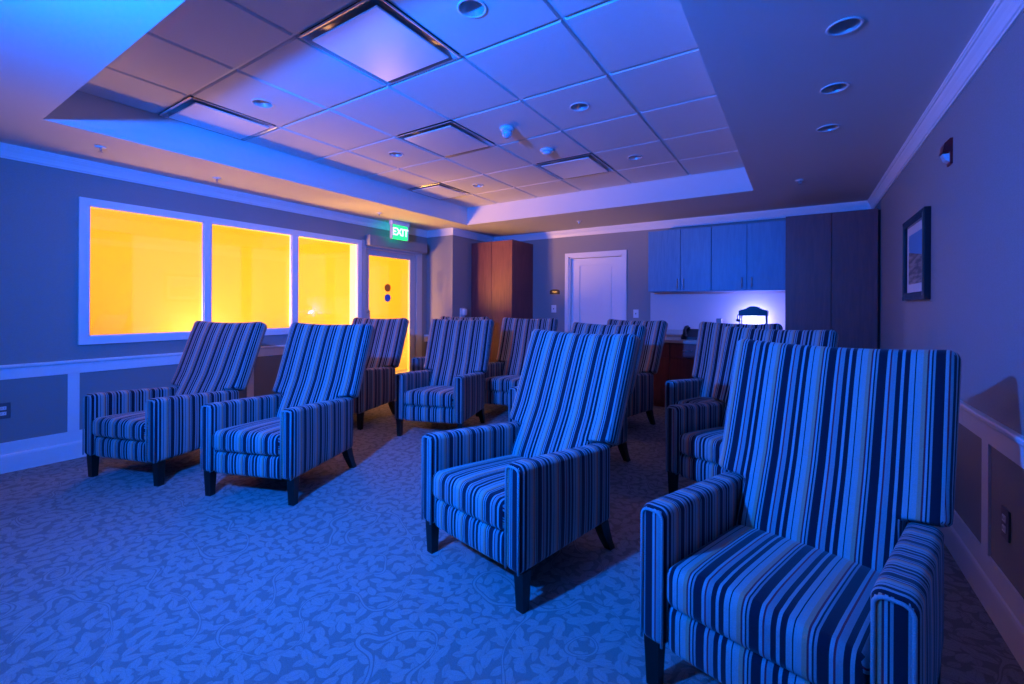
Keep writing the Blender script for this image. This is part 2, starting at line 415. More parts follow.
# lay-in tiles: 0.63 m grid seen through the tray
GX = [TX0, -3.517, -2.887, -2.258, -1.628, -.998, TX1]
GY = [TY0, 1.359, 1.992, 2.619, 3.252, 3.882, 4.512, TY1]
DIFF = [(3, 1), (2, 3), (0, 1), (0, 5), (3, 5)]
TRAY_LIGHTS = [(-1.325, 1.685), (-3.2, 1.685), (-1.325, 2.93), (-3.2, 2.925), (-1.322, 4.2), (-3.2, 4.2)]
w = MB(); g = .009
for i in range(6):
    for j in range(7):
        x0, x1, y0, y1 = GX[i] + .016, GX[i + 1] - .016, GY[j] + .016, GY[j + 1] - .016
        if (i, j) in DIFF: continue
        hole = [p for p in TRAY_LIGHTS if x0 < p[0] < x1 and y0 < p[1] < y1]
        if hole: plate_with_hole(w, x0, x1, y0, y1, hole[0][0], hole[0][1], .062, HT)
        else: w.add([(x0, y0, HT), (x1, y0, HT), (x1, y1, HT), (x0, y1, HT)], [(0, 1, 2, 3)])
        # bevelled tile edge rising to the grid
        c = [(x0, y0), (x1, y0), (x1, y1), (x0, y1)]; e = .008
        c2 = [(x0 - e, y0 - e), (x1 + e, y0 - e), (x1 + e, y1 + e), (x0 - e, y1 + e)]
        for k in range(4):
            k2 = (k + 1) % 4
            w.add([(*c[k], HT), (*c[k2], HT), (*c2[k2], HT + .012), (*c2[k], HT + .012)], [(0, 1, 2, 3)])
w.build('ceiling_tile_field', M['tile'], ceiling, normals=False, kind='structure')
w = MB()
for x in GX: w.box(x - .012, x + .012, TY0, TY1, HT + .013, HT + .019)
for y in GY: w.box(TX0, TX1, y - .012, y + .012, HT + .0135, HT + .0195)
w.build('ceiling_grid', M['trim'], ceiling, kind='structure')
MB().box(TX0 - .1, TX1 + .1, TY0 - .1, TY1 + .1, HT + .16, HT + .18).build('ceiling_deck', M['gapd'], ceiling, kind='structure')
MB().box(TX1 + .03, XR + T, YF - T, YB + T, H + .16, H + .18).build('ceiling_deck', M['gapd'], ceiling, kind='structure')

# ------------------------------------------------------------------ crown, rails, baseboards
def sweep(name, prof, path, m, parent=None):
    """prof: (out, z); path: list of (x, y) walked with the room on the LEFT hand"""
    mb = MB(); P = [Vector((x, y)) for x, y in path]; n = len(P); k = len(prof); vs = []; fs = []
    for i in range(n):
        d1 = (P[i] - P[i - 1]).normalized() if i > 0 else (P[1] - P[0]).normalized()
        d2 = (P[i + 1] - P[i]).normalized() if i < n - 1 else d1
        n1 = Vector((-d1.y, d1.x)); n2 = Vector((-d2.y, d2.x)); b = (n1 + n2).normalized(); s = 1 / max(.3, b.dot(n1))
        for o, z in prof: vs.append((P[i].x + b.x * o * s, P[i].y + b.y * o * s, z))
    for i in range(n - 1):
        for j in range(k):
            l = (j + 1) % k; fs.append((i * k + j, i * k + l, (i + 1) * k + l, (i + 1) * k + j))
    fs.append(tuple(range(k))); fs.append(tuple(reversed(range((n - 1) * k, n * k))))
    return mb.add(vs, fs).build(name, m, parent, kind='structure')

crown = [(0, 2.343), (.008, 2.343), (.010, 2.352), (.016, 2.356), (.020, 2.372), (.028, 2.392), (.038, 2.408), (.042, 2.418), (.048, 2.420), (.050, 2.430), (.054, 2.433), (.054, H), (0, H)]
path = [(XR, YF), (XR, YB), (PX, YB), (PX, PY), (XL, PY), (XL, YF)]
sweep('trim_1', crown, path, M['trim'])
rail = [(0, .695), (.012, .695), (.012, .775), (.022, .778), (.026, .785), (.026, .797), (.020, .803), (0, .803)]
base = [(0, 0), (.020, 0), (.020, .118), (.017, .132), (.012, .138), (.012, .225), (0, .225)]
sweep('trim_2', rail, [(XR, YF), (XR, 5.64)], M['trim'])
sweep('trim_3', rail, [(PX, 5.645), (PX, PY), (XL, PY), (XL, DY1 + .09)], M['trim'])
sweep('trim_4', rail, [(XL, DY0 - .055), (XL, YF)], M['trim'])
sweep('trim_5', rail, [(BX0 - .07, YB), (-3.63, YB)], M['trim'])
sweep('trim_6', rail, [(-1.76, YB), (BX1 + .07, YB)], M['trim'])
sweep('baseboard_right', base, [(XR, YF), (XR, 5.64)], M['trim'])
sweep('baseboard_pier', base, [(PX, 5.645), (PX, PY), (XL, PY), (XL, DY1 + .09)], M['trim'])
sweep('baseboard_left', base, [(XL, DY0 - .055), (XL, YF)], M['trim'])
sweep('baseboard_back', base, [(BX0 - .07, YB), (-3.63, YB)], M['trim'])
n = 7
for y in (-1.70, -.30, 1.11, 2.50, 3.86):
    MB().box(XL, XL + .012, y - .035, y + .035, .22, .70).build('trim_%d' % n, M['trim'], kind='structure'); n += 1
for y in (-1.50, -.10, 1.30, 2.69, 4.08, 5.40):
    MB().box(XR - .012, XR, y - .04, y + .04, .22, .70).build('trim_%d' % n, M['trim'], kind='structure'); n += 1
# recessed panel faces between rails
MB().box(XL, XL + .003, YF, DY0 - .055, .21, .70).build('trim_%d' % n, M['wpanel'], kind='structure'); n += 1
MB().box(XR - .003, XR, YF, 5.64, .21, .70).build('trim_%d' % n, M['wpanel'], kind='structure'); n += 1
MB().box(XL, PX, PY - .003, PY, .21, .70).build('trim_%d' % n, M['wpanel'], kind='structure'); n += 1

# ------------------------------------------------------------------ the wide window
fr = MB(); F0 = XL - .03; F1 = XL + .022
oy0, oy1, oz0, oz1 = 1.135, 3.935, .925, 2.140
PANES = [(1.195, 2.050), (2.110, 2.955), (3.030, 3.872)]; pz0, pz1 = .990, 2.085
fr.box(F0, F1, oy0, PANES[0][0], oz0, oz1).box(F0, F1, PANES[2][1], oy1, oz0, oz1)
fr.box(F0, F1, PANES[0][0], PANES[2][1], oz0, pz0).box(F0, F1, PANES[0][0], PANES[2][1], pz1, oz1)
for a, b in ((PANES[0][1], PANES[1][0]), (PANES[1][1], PANES[2][0])): fr.box(F0, F1, a, b, pz0, pz1)
fr.box(XL - T, F0, WY0, WY0 + .015, WZ0, WZ1).box(XL - T, F0, WY1 - .015, WY1, WZ0, WZ1).box(XL - T, F0, WY0, WY1, WZ0, WZ0 + .02).box(XL - T, F0, WY0, WY1, WZ1 - .015, WZ1)
win = fr.build('window_1', M['trim'], kind='structure')
for a, b in PANES:
    st = MB(); s = .010
    st.box(F0 + .012, F1 - .012, a, a + s, pz0, pz1).box(F0 + .012, F1 - .012, b - s, b, pz0, pz1).box(F0 + .012, F1 - .012, a, b, pz0, pz0 + s).box(F0 + .012, F1 - .012, a, b, pz1 - s, pz1)
    st.build('glazing_bead', M['trim'], win, kind='structure')
    MB().box(XL - .040, XL - .032, a - .005, b + .005, pz0 - .005, pz1 + .005).build('window_pane', M['pane'], win, kind='structure')

# ------------------------------------------------------------------ glass door with frame, closer and decals
fr = MB()
fr.box(XL - .06, XL + .022, 3.945, 4.005, 0, 2.15).box(XL - .06, XL + .022, 4.965, 5.075, 0, 2.15).box(XL - .06, XL + .022, 4.005, 4.965, 2.045, 2.15)
door = fr.build('door_1', M['alu'], kind='structure')
lf = MB()
lf.box(XL - .05, XL - .005, 4.010, 4.075, .01, 2.040).box(XL - .05, XL - .005, 4.845, 4.960, .01, 2.040)
lf.box(XL - .05, XL - .005, 4.075, 4.845, .01, .26).box(XL - .05, XL - .005, 4.075, 4.845, 1.955, 2.040)
lf.build('door_leaf', M['alu'], door, kind='structure')
MB().box(XL - .034, XL - .026, 4.070, 4.850, .25, 1.96).build('door_glass', M['pane'], door, kind='structure')
hb = MB(); hb.tube([(XL + .045, 4.045, .92), (XL + .045, 4.045, 1.20)], .011, 10).tube([(XL - .006, 4.045, .95), (XL + .045, 4.045, .95)], .007, 8).tube([(XL - .006, 4.045, 1.17), (XL + .045, 4.045, 1.17)], .007, 8)
hb.build('door_handle', M['metal'], door, smooth=True)
dc = MB().lathe([(0, 0), (.058, 0), (.058, .003), (0, .003)], (XL - .026, 4.425, 1.518), 32, axis='x').build('door_decal', M['brown_decal'], door); dc['label'] = 'brown round decal on the door glass'
dc = MB().lathe([(0, 0), (.056, 0), (.056, .003), (0, .003)], (XL - .026, 4.425, 1.372), 32, axis='x').build('door_decal', M['blue_decal'], door); dc['label'] = 'blue round decal on the door glass'
hd = MB(); hd.box(XL + .022, XL + .125, 3.985, 5.085, 2.075, 2.220, b=.008)
op = hd.build('door_operator', M['oper'], None)
tag(op, 'long grey automatic door operator box mounted above the glass door', 'door closer')
MB().box(XL + .022, XL + .123, 5.086, 5.100, 2.080, 2.215, b=.004).build('end_cap', M['dark'], op)
MB().box(XL + .03, XL + .118, 4.02, 5.05, 2.069, 2.075).build('bottom_cover', M['metal'], op)

# back door
fr = MB(); c = .058
fr.box(BX0 - c, BX0, YB - .022, YB, 0, BZ + c).box(BX1, BX1 + c, YB - .022, YB, 0, BZ + c).box(BX0, BX1, YB - .022, YB, BZ, BZ + c)
fr.box(BX0, BX0 + .02, YB, YB + .13, 0, BZ).box(BX1 - .02, BX1, YB, YB + .13, 0, BZ).box(BX0, BX1, YB, YB + .13, BZ - .02, BZ)
d2 = fr.build('door_2', M['trim'], kind='structure')
lf = MB(); a, b, y0 = BX0 + .022, BX1 - .022, YB + .055
st = .135
lf.box(a, a + st, y0, y0 + .04, .01, 2.0).box(b - st, b, y0, y0 + .04, .01, 2.0)
for z0, z1 in ((.01, .22), (.86, 1.0), (1.89, 2.0)): lf.box(a + st, b - st, y0, y0 + .04, z0, z1)
lf.box(a + st, b - st, y0 + .014, y0 + .03, .2, 1.9)
for z0, z1 in ((.22, .86), (1.0, 1.89)):
    lf.box(a + st + .035, b - st - .035, y0 + .006, y0 + .02, z0 + .035, z1 - .035)
lf.build('door_leaf', M['trim'], d2, kind='structure')
MB().lathe([(0, 0), (.026, 0), (.026, -.008), (.010, -.012), (.010, -.035), (.024, -.042), (.028, -.055), (.020, -.068), (0, -.070)], (b - .06, y0, .96), 24, axis='y').build('door_handle', M['metal'], d2, smooth=True)

# ------------------------------------------------------------------ recessed lights, sprinklers, detectors, diffusers
def downlight(x, y, z, r, label, group):
    t = empty('recessed_light', (x, y, z))
    tag(t, label, 'ceiling light', group)
    k = MB().lathe([(r, 0.002), (r * 1.18, .0), (r * 1.20, -.003), (r * 1.15, -.005), (r * 1.02, -.004), (r * .98, .003), (r * .96, .012)], n=36)
    k.f = k.f[:-2]; k.mi = k.mi[:-2]
    k.build('trim_ring', M['plastic'], t, smooth=True, normals=False)
    k = MB().lathe([(r * .97, -.002), (r * .90, .03), (r * .74, .07), (r * .60, .085)], n=36)
    k.f = k.f[:-2]; k.mi = k.mi[:-2]
    k.build('reflector', M['bulb'], t, smooth=True, normals=False)
    MB().lathe([(0, .078), (r * .40, .080), (r * .58, .090), (r * .62, .094), (0, .096)], n=24).build('lamp', M['lens'], t, smooth=True)
    return t
gl = 'small recessed lights in the raised tray ceiling'
for (x, y), lab in zip(TRAY_LIGHTS, [
    'small recessed light in the tray ceiling, at the photo top beside the near square diffuser',
    'small recessed light in the tray ceiling, between the two nearest square diffusers',
    'small recessed light in the tray ceiling, right of the domed sensor in the middle row',
    'small recessed light in the tray ceiling, left of the middle square diffuser',
    'small recessed light in the tray ceiling, right of the far right square diffuser',
    'small recessed light in the tray ceiling, near the far left square diffuser']):
    downlight(x, y, HT, .060, lab, gl)
for (x, y), lab in zip(SOFF_LIGHTS, ['largest and nearest recessed light in the dark right soffit', 'middle one of three recessed lights in the dark right soffit', 'farthest and smallest recessed light in the dark right soffit']):
    downlight(x, y, H, .054, lab, 'three recessed lights in the right soffit')

def sprinkler(x, y, label):
    t = empty('sprinkler_head', (x, y, H)); tag(t, label, 'sprinkler', 'sprinkler heads on the soffits')
    MB().lathe([(0, 0), (.036, 0), (.034, -.006), (.020, -.010), (0, -.010)], n=24).build('escutcheon', M['plastic'], t, smooth=True)
    k = MB().lathe([(0, -.010), (.008, -.010), (.007, -.028), (0, -.028)], n=12)
    k.tube([(.010, 0, -.010), (.014, 0, -.024), (.004, 0, -.038)], .002, 6).tube([(-.010, 0, -.010), (-.014, 0, -.024), (-.004, 0, -.038)], .002, 6)
    k.lathe([(0, -.038), (.016, -.038), (.016, -.040), (0, -.041)], n=16)
    k.build('deflector', M['metal'], t)
sprinkler(0.0, 4.9, 'small sprinkler head on the right soffit, beyond the recessed lights')
sprinkler(-4.42, 1.13, 'small sprinkler head on the left soffit, nearest the camera')
sprinkler(-4.57, 1.99, 'small sprinkler head on the left soffit, above the first window pane')
sprinkler(-4.51, 3.85, 'small sprinkler head on the left soffit, close to the exit sign')
sprinkler(-2.56, 5.66, 'small sprinkler head on the back soffit above the white door')

t = empty('motion_sensor', (-1.975, 2.97, HT)); tag(t, 'white domed motion sensor hanging lowest from the middle of the tray ceiling', 'sensor')
MB().lathe([(0, 0), (.058, 0), (.058, -.014), (.048, -.024), (0, -.026)], n=28).build('base', M['plastic'], t, smooth=True)
MB().lathe([(0, -.026), (.040, -.026), (.043, -.045), (.036, -.066), (.020, -.078), (0, -.082)], n=28).build('dome', M['lens'], t, smooth=True)
t = empty('smoke_detector', (-1.941, 3.58, HT)); tag(t, 'low round white smoke detector just beyond the domed motion sensor', 'smoke detector')
MB().lathe([(0, 0), (.062, 0), (.062, -.012), (.054, -.022), (0, -.022)], n=28).build('base', M['plastic'], t, smooth=True)
MB().lathe([(0, -.022), (.038, -.022), (.038, -.036), (.028, -.042), (0, -.043)], n=28).build('cap', M['plastic'], t, smooth=True)

DL = {(3, 1): 'largest square air diffuser with a plaque, nearest in the tray ceiling', (2, 3): 'square air diffuser with a plaque in the middle of the tray ceiling',
      (0, 1): 'square air diffuser tucked against the left side of the tray, nearer one', (0, 5): 'square air diffuser at the far left corner of the tray ceiling',
      (3, 5): 'square air diffuser at the far right of the tray ceiling'}
for (i, j) in DIFF:
    x0, x1, y0, y1 = GX[i] + .006, GX[i + 1] - .006, GY[j] + .006, GY[j + 1] - .006
    cx, cy = (x0 + x1) / 2, (y0 + y1) / 2; hx, hy = (x1 - x0) / 2, (y1 - y0) / 2
    t = empty('air_diffuser', (cx, cy, HT)); tag(t, DL[(i, j)], 'air diffuser', 'square plaque diffusers in the tray ceiling')
    k = MB(); prof = [(0, 0), (.008, -.003), (.016, -.001), (.030, .012), (.050, .034), (.075, .048), (.10, .052)]
    vs = []; fs = []
    for o, z in prof: vs += [(-hx + o, -hy + o, z), (hx - o, -hy + o, z), (hx - o, hy - o, z), (-hx + o, hy - o, z)]
    for q in range(len(prof) - 1):
        for s in range(4): u = (s + 1) % 4; fs.append((q * 4 + s, q * 4 + u, q * 4 + 4 + u, q * 4 + 4 + s))
    k.add(vs, fs); k.build('frame', M['cone'], t, normals=False, smooth=False)
    ix, iy = hx - .052, hy - .052
    MB().box(-ix, ix, -iy, iy, -.014, -.004, b=.004).build('plaque', M['plaque'], t)
    MB().box(-hx + .09, hx - .09, -hy + .09, hy - .09, .053, .057).build('duct_plate', M['cone'], t)

# ------------------------------------------------------------------ exit sign
EX, EY0, EY1, EZ0, EZ1 = XL + .24, 4.265, 4.535, 2.190, 2.385
t = empty('exit_sign', (EX, (EY0 + EY1) / 2, EZ1)); tag(t, 'glowing green exit sign hanging from the soffit above the glass door', 'exit sign')
hw = (EY1 - EY0) / 2; hh = EZ1 - EZ0
MB().box(-.018, .018, -hw, hw, -hh, 0, b=.006).build('sign_face', M['exit_green'], t)
MB().box(-.035, .035, -hw - .03, hw + .03, 0.0, H - EZ1, b=.008).build('canopy', M['plastic'], t)
for s in (-1, 1): MB().box(-.022, .022, s * (hw + .012) - .008, s * (hw + .012) + .008, -hh, .0).build('side_bracket', M['lens'], t)
fc = bpy.data.curves.new('exit_lettering', 'FONT'); fc.body = 'EXIT'; fc.size = .145; fc.extrude = .003; fc.align_x = 'CENTER'; fc.align_y = 'CENTER'; fc.offset = .003
tmp = bpy.data.objects.new('tmp', fc); C.objects.link(tmp)
dg = bpy.context.evaluated_depsgraph_get(); me = bpy.data.meshes.new_from_object(tmp.evaluated_get(dg)); bpy.data.objects.remove(tmp)
me.materials.clear(); fo = link('lettering', me, M['exit_white'], t)
fo.location = (.020, 0, -hh / 2); fo.rotation_euler = (radians(90), 0, radians(90))

# ------------------------------------------------------------------ cabinets
def pull(mb, x, y, z0, z1):
    mb.tube([(x, y, z0), (x, y - .022, z0 + .012), (x, y - .026, (z0 + z1) / 2), (x, y - .022, z1 - .012), (x, y, z1)], .0055, 8)
def cabinet(name, x0, x1, yf, yb, z0, z1, seams, m, label, cat, pulls=(), toe=0.0, group=None, door='door'):
    t = empty(name, ((x0 + x1) / 2, yb, z0)); tag(t, label, cat, group); ox, oy, oz = (x0 + x1) / 2, yb, z0
    b = MB(); b.box(x0 - ox, x1 - ox, yf + .022 - oy, 0, toe, z1 - oz)
    if toe: b.box(x0 - ox + .01, x1 - ox - .01, yf + .08 - oy, 0, 0, toe)
    b.build('body', m, t)
    edges = [x0] + list(seams) + [x1]
    for a, c in zip(edges[:-1], edges[1:]):
        d = MB().box(a - ox + .003, c - ox - .003, yf - oy, yf + .020 - oy, toe + .004, z1 - oz - .004, b=.002).build(door, m, t)
        for (px_, pz0_, pz1_) in pulls:
            if a < px_ < c:
                h = MB(); pull(h, px_ - ox, yf - oy, pz0_ - oz, pz1_ - oz); h.build('handle', M['metal'], d, smooth=True)
    return t
cabinet('wardrobe_cabinet', PX + .006, -3.648, 5.65, YB - .001, 0, 2.272, [-4.035], M['cherry'], 'tall reddish wood cabinet with two doors standing in the back left corner', 'cabinet', toe=.09)
cabinet('tall_cabinet', -.126, .656, 5.65, YB - .001, 0, 2.250, [.280], M['cherry'], 'tall dark wood cabinet with two doors beside the right wall', 'cabinet', toe=.09)
MB().box(.658, XR - .001, 5.72, YB - .001, 0, 2.245).build('trim_30', M['cherry'], kind='structure')
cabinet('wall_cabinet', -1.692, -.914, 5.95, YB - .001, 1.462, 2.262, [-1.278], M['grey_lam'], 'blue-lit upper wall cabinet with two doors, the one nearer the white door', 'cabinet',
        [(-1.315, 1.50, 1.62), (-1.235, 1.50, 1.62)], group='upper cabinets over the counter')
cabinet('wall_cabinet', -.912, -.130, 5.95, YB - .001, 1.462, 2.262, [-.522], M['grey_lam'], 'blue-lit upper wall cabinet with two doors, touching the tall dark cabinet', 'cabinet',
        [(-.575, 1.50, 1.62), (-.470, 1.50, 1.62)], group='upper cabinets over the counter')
def base_cab(x0, x1, seam, lab):
    yf, yb = 5.68, YB - .001; ox = (x0 + x1) / 2
    t = empty('base_cabinet', (ox, yb, 0)); tag(t, lab, 'cabinet', 'lower cabinets under the counter')
    MB().box(x0 - ox, x1 - ox, yf + .022 - yb, 0, .09, .818).box(x0 - ox, x1 - ox, yf + .08 - yb, 0, 0, .09).build('body', M['cherry'], t)
    for a, c in ((x0, seam), (seam, x1)):
        d = MB().box(a - ox + .003, c - ox - .003, yf - yb, yf + .02 - yb, .64, .812, b=.002).build('drawer', M['cherry'], t)
        h = MB(); m_ = (a + c) / 2 - ox; h.tube([(m_ - .05, yf - yb, .73), (m_ - .045, yf - yb - .025, .73), (m_ + .045, yf - yb - .025, .73), (m_ + .05, yf - yb, .73)], .005, 8); h.build('handle', M['metal'], d, smooth=True)
        MB().box(a - ox + .003, c - ox - .003, yf - yb, yf + .02 - yb, .095, .634, b=.002).build('door', M['cherry'], t)
base_cab(-1.74, -.936, -1.34, 'reddish lower cabinet with drawers, under the left half of the counter')
base_cab(-.934, -.130, -.53, 'lower cabinet with drawers under the counter beside the tall dark cabinet')
k = MB().box(-1.76, -.128, 5.645, YB - .001, .820, .858, b=.004)
MB().box(-1.76, -.128, YB - .022, YB - .001, .8585, .955, b=.003).build('trim_32', M['counter'], kind='structure')
ct = k.build('countertop', M['counter']); tag(ct, 'laminate countertop running under the blue upper cabinets', 'countertop')
MB().box(-1.745, -.130, YB - .006, YB - .0015, .956, 1.461).build('trim_31', M['bsplash'], kind='structure')

# ------------------------------------------------------------------ things on the counter
t = empty('popcorn_machine', (-.452, 5.98, .8585)); tag(t, 'dark countertop machine with arched hood and clear sides, backlit by the glow', 'popcorn machine')
MB().box(-.15, .15, -.12, .12, 0, .20, b=.008).build('base', M['dark'], t)
for sx in (-1, 1):
    for sy in (-1, 1): MB().box(sx * .134 - .007, sx * .134 + .007, sy * .10 - .007, sy * .10 + .007, .20, .325).build('post', M['dark'], t)
arch = [(-.148, .305), (.148, .305), (.148, .360), (.135, .372), (.10, .380), (.07, .392), (.05, .406), (.025, .416), (0, .418), (-.025, .416), (-.05, .406), (-.07, .392), (-.10, .380), (-.135, .372), (-.148, .360)]
MB().prism(arch, -.12, .12, 'y').build('hood', M['dark'], t)
k = MB().tube([(-.150, -.05, .23), (-.165, -.05, .24), (-.165, -.05, .31), (-.150, -.05, .32)], .006, 8); k.lathe([(0, .235), (.02, .235), (.022, .26), (0, .265)], (-.160, -.05, 0), 14); k.build('handle', M['dark'], t, smooth=True)
t = empty('desk_telephone', (-1.135, 5.93, .8585)); tag(t, 'dark desk telephone standing on the counter left of the glow', 'telephone')
t.scale = (1.25, 1.25, 1.25)
MB().prism([(-.10, 0), (.10, 0), (.10, .09), (.075, .10), (-.10, .025)], -.08, .08, 'x').build('base', M['dark'], t)
k = MB().tube([(-.055, -.075, .045), (-.062, -.03, .085), (-.062, .03, .115), (-.055, .075, .12)], .017, 10); k.lathe([(0, 0), (.026, 0), (.028, .02), (0, .025)], (-.055, -.075, .028), 14); k.lathe([(0, 0), (.026, 0), (.028, .02), (0, .025)], (-.055, .075, .098), 14)
k.build('handset', M['dark'], t, smooth=True)
t = empty('coffee_brewer', (-.985, 6.10, .8585)); tag(t, 'small dark brewer on the counter just right of the telephone', 'coffee brewer')
MB().box(-.06, .06, -.08, .08, 0, .03, b=.006).build('base', M['dark'], t)
MB().box(-.055, .055, .02, .08, .03, .19, b=.01).build('body', M['dark'], t)
MB().box(-.055, .055, -.07, .08, .155, .215, b=.012).build('head', M['dark'], t)
t = empty('paper_cup_dispenser', (-.835, 6.05, .8585)); tag(t, 'slim grey holder standing on the counter left of the popcorn machine', 'holder')
MB().box(-.045, .045, -.05, .05, 0, .018, b=.004).build('base', M['plastic'], t)
MB().box(-.032, .032, -.03, .04, .018, .265, b=.008).build('body', M['oper'], t)

# ------------------------------------------------------------------ wall items
def plate(name, loc, axis, w_, h_, label, cat, details):
    """axis: direction the plate faces"""
    rz = {'-y': 0, '+x': pi / 2, '-x': -pi / 2}[axis]
    t = empty(name, loc, rz); tag(t, label, cat)
    MB().box(-w_ / 2, w_ / 2, -.007, 0, -h_ / 2, h_ / 2, b=.003).build('cover_plate', M['plastic'], t)
    details(t)
    return t
M['grey_plate'] = mat('grey_plate', (0.12, 0.11, 0.12), 0.35)
def outlet(t):
    t.children[0].data.materials[0] = M['grey_plate'] if t.children else None
    for z in (-.020, .020):
        r = MB().box(-.016, .016, -.010, -.006, z - .013, z + .013, b=.003).build('socket', M['plastic'], t)
        MB().box(-.008, -.006, -.0105, -.0095, z - .004, z + .006).box(.006, .008, -.0105, -.0095, z - .004, z + .006).build('slot', M['dark'], r)
def toggle(t): MB().box(-.005, .005, -.018, -.006, -.010, .010, b=.002).build('toggle', M['dark'], t)
plate('wall_outlet', (XL + .0035, .728, .463), '+x', .075, .118, 'dark wall outlet in the wainscot panel at the left edge of the photo', 'outlet', outlet)
plate('wall_outlet', (XR - .0035, 2.478, .43), '-x', .075, .118, 'dark wall outlet in the right wainscot panel beside the nearest armchair', 'outlet', outlet)
plate('light_switch', (-3.262, YB, 1.225), '-y', .085, .118, 'light switch on the back wall below the dark name plate', 'switch', toggle)
plate('light_switch', (-1.950, YB, 1.165), '-y', .075, .118, 'light switch on the back wall between white door and counter', 'switch', toggle)
t = empty('room_sign', (-3.245, YB, 1.492)); tag(t, 'small dark arched name plate on the wall left of the white door', 'sign')
MB().prism([(-.085, -.036), (.085, -.036), (.085, .018), (.06, .034), (.03, .040), (-.03, .040), (-.06, .034), (-.085, .018)], -.010, 0, 'y').build('plate', M['dark'], t)
MB().box(-.045, .045, -.0112, -.0098, -.006, .004).build('text_strip', M['metal'], t)
t = empty('soap_dispenser', (PX - .001, 5.43, 1.17), pi / 2); tag(t, 'small rounded wall dispenser on the pier beside the wood cabinet', 'dispenser')
MB().box(-.055, .055, -.020, 0, -.10, .06, b=.008).build('back_plate', M['plastic'], t)
MB().box(-.045, .045, -.085, -.015, -.06, .05, b=.028).build('cover', M['plastic'], t, smooth=True)

t = empty('fire_alarm_strobe', (XR + .001, 3.276, 2.112), -pi / 2); tag(t, 'red fire alarm with clear strobe high on the right wall', 'fire alarm')
MB().prism([(-.042, -.018), (0, -.018), (0, .055), (-.012, .055), (-.034, .030)], -.036, .036, 'x').build('housing', M['red'], t)
MB().box(-.036, .036, -.012, 0, -.082, -.015, b=.003).build('back_plate', M['red'], t)
MB().prism([(-.040, -.024), (-.012, -.024), (-.012, -.068), (-.028, -.058)], -.026, .026, 'x').build('strobe_lens', M['lens'], t)

# framed picture
py0, py1, qz0, qz1 = 3.69, 4.37, 1.315, 1.892
t = empty('framed_picture', (XR, (py0 + py1) / 2, (qz0 + qz1) / 2), -pi / 2); tag(t, 'black framed seascape print with pale mat on the right wall', 'picture')
hw, hh = (py1 - py0) / 2, (qz1 - qz0) / 2; fw = .055
k = MB(); D0 = -.035
k.box(-hw, -hw + fw, D0, 0, -hh, hh, b=.005).box(hw - fw, hw, D0, 0, -hh, hh, b=.005).box(-hw + fw, hw - fw, D0, 0, -hh, -hh + fw, b=.005).box(-hw + fw, hw - fw, D0, 0, hh - fw, hh, b=.005)
k.build('frame', M['frame_black'], t)
for s in (-1, 1):
    MB().box(s * (hw - fw * .5) - .003, s * (hw - fw * .5) + .003, D0 - .003, D0 + .002, -hh + fw * .5, hh - fw * .5).build('frame_inlay', M['frame_gold'], t)
MB().box(-hw + fw - .002, hw - fw + .002, -.014, -.002, -hh + fw - .002, hh - fw + .002).build('mat_board', M['mat_board'], t)
pr = MB().box(-.001, .001, -(hw - fw - .065), hw - fw - .065, -(hh - fw - .06), hh - fw - .06).build('print', M['print'], t); pr.rotation_euler = (0, 0, pi / 2); pr.location = (0, -.0155, 0)

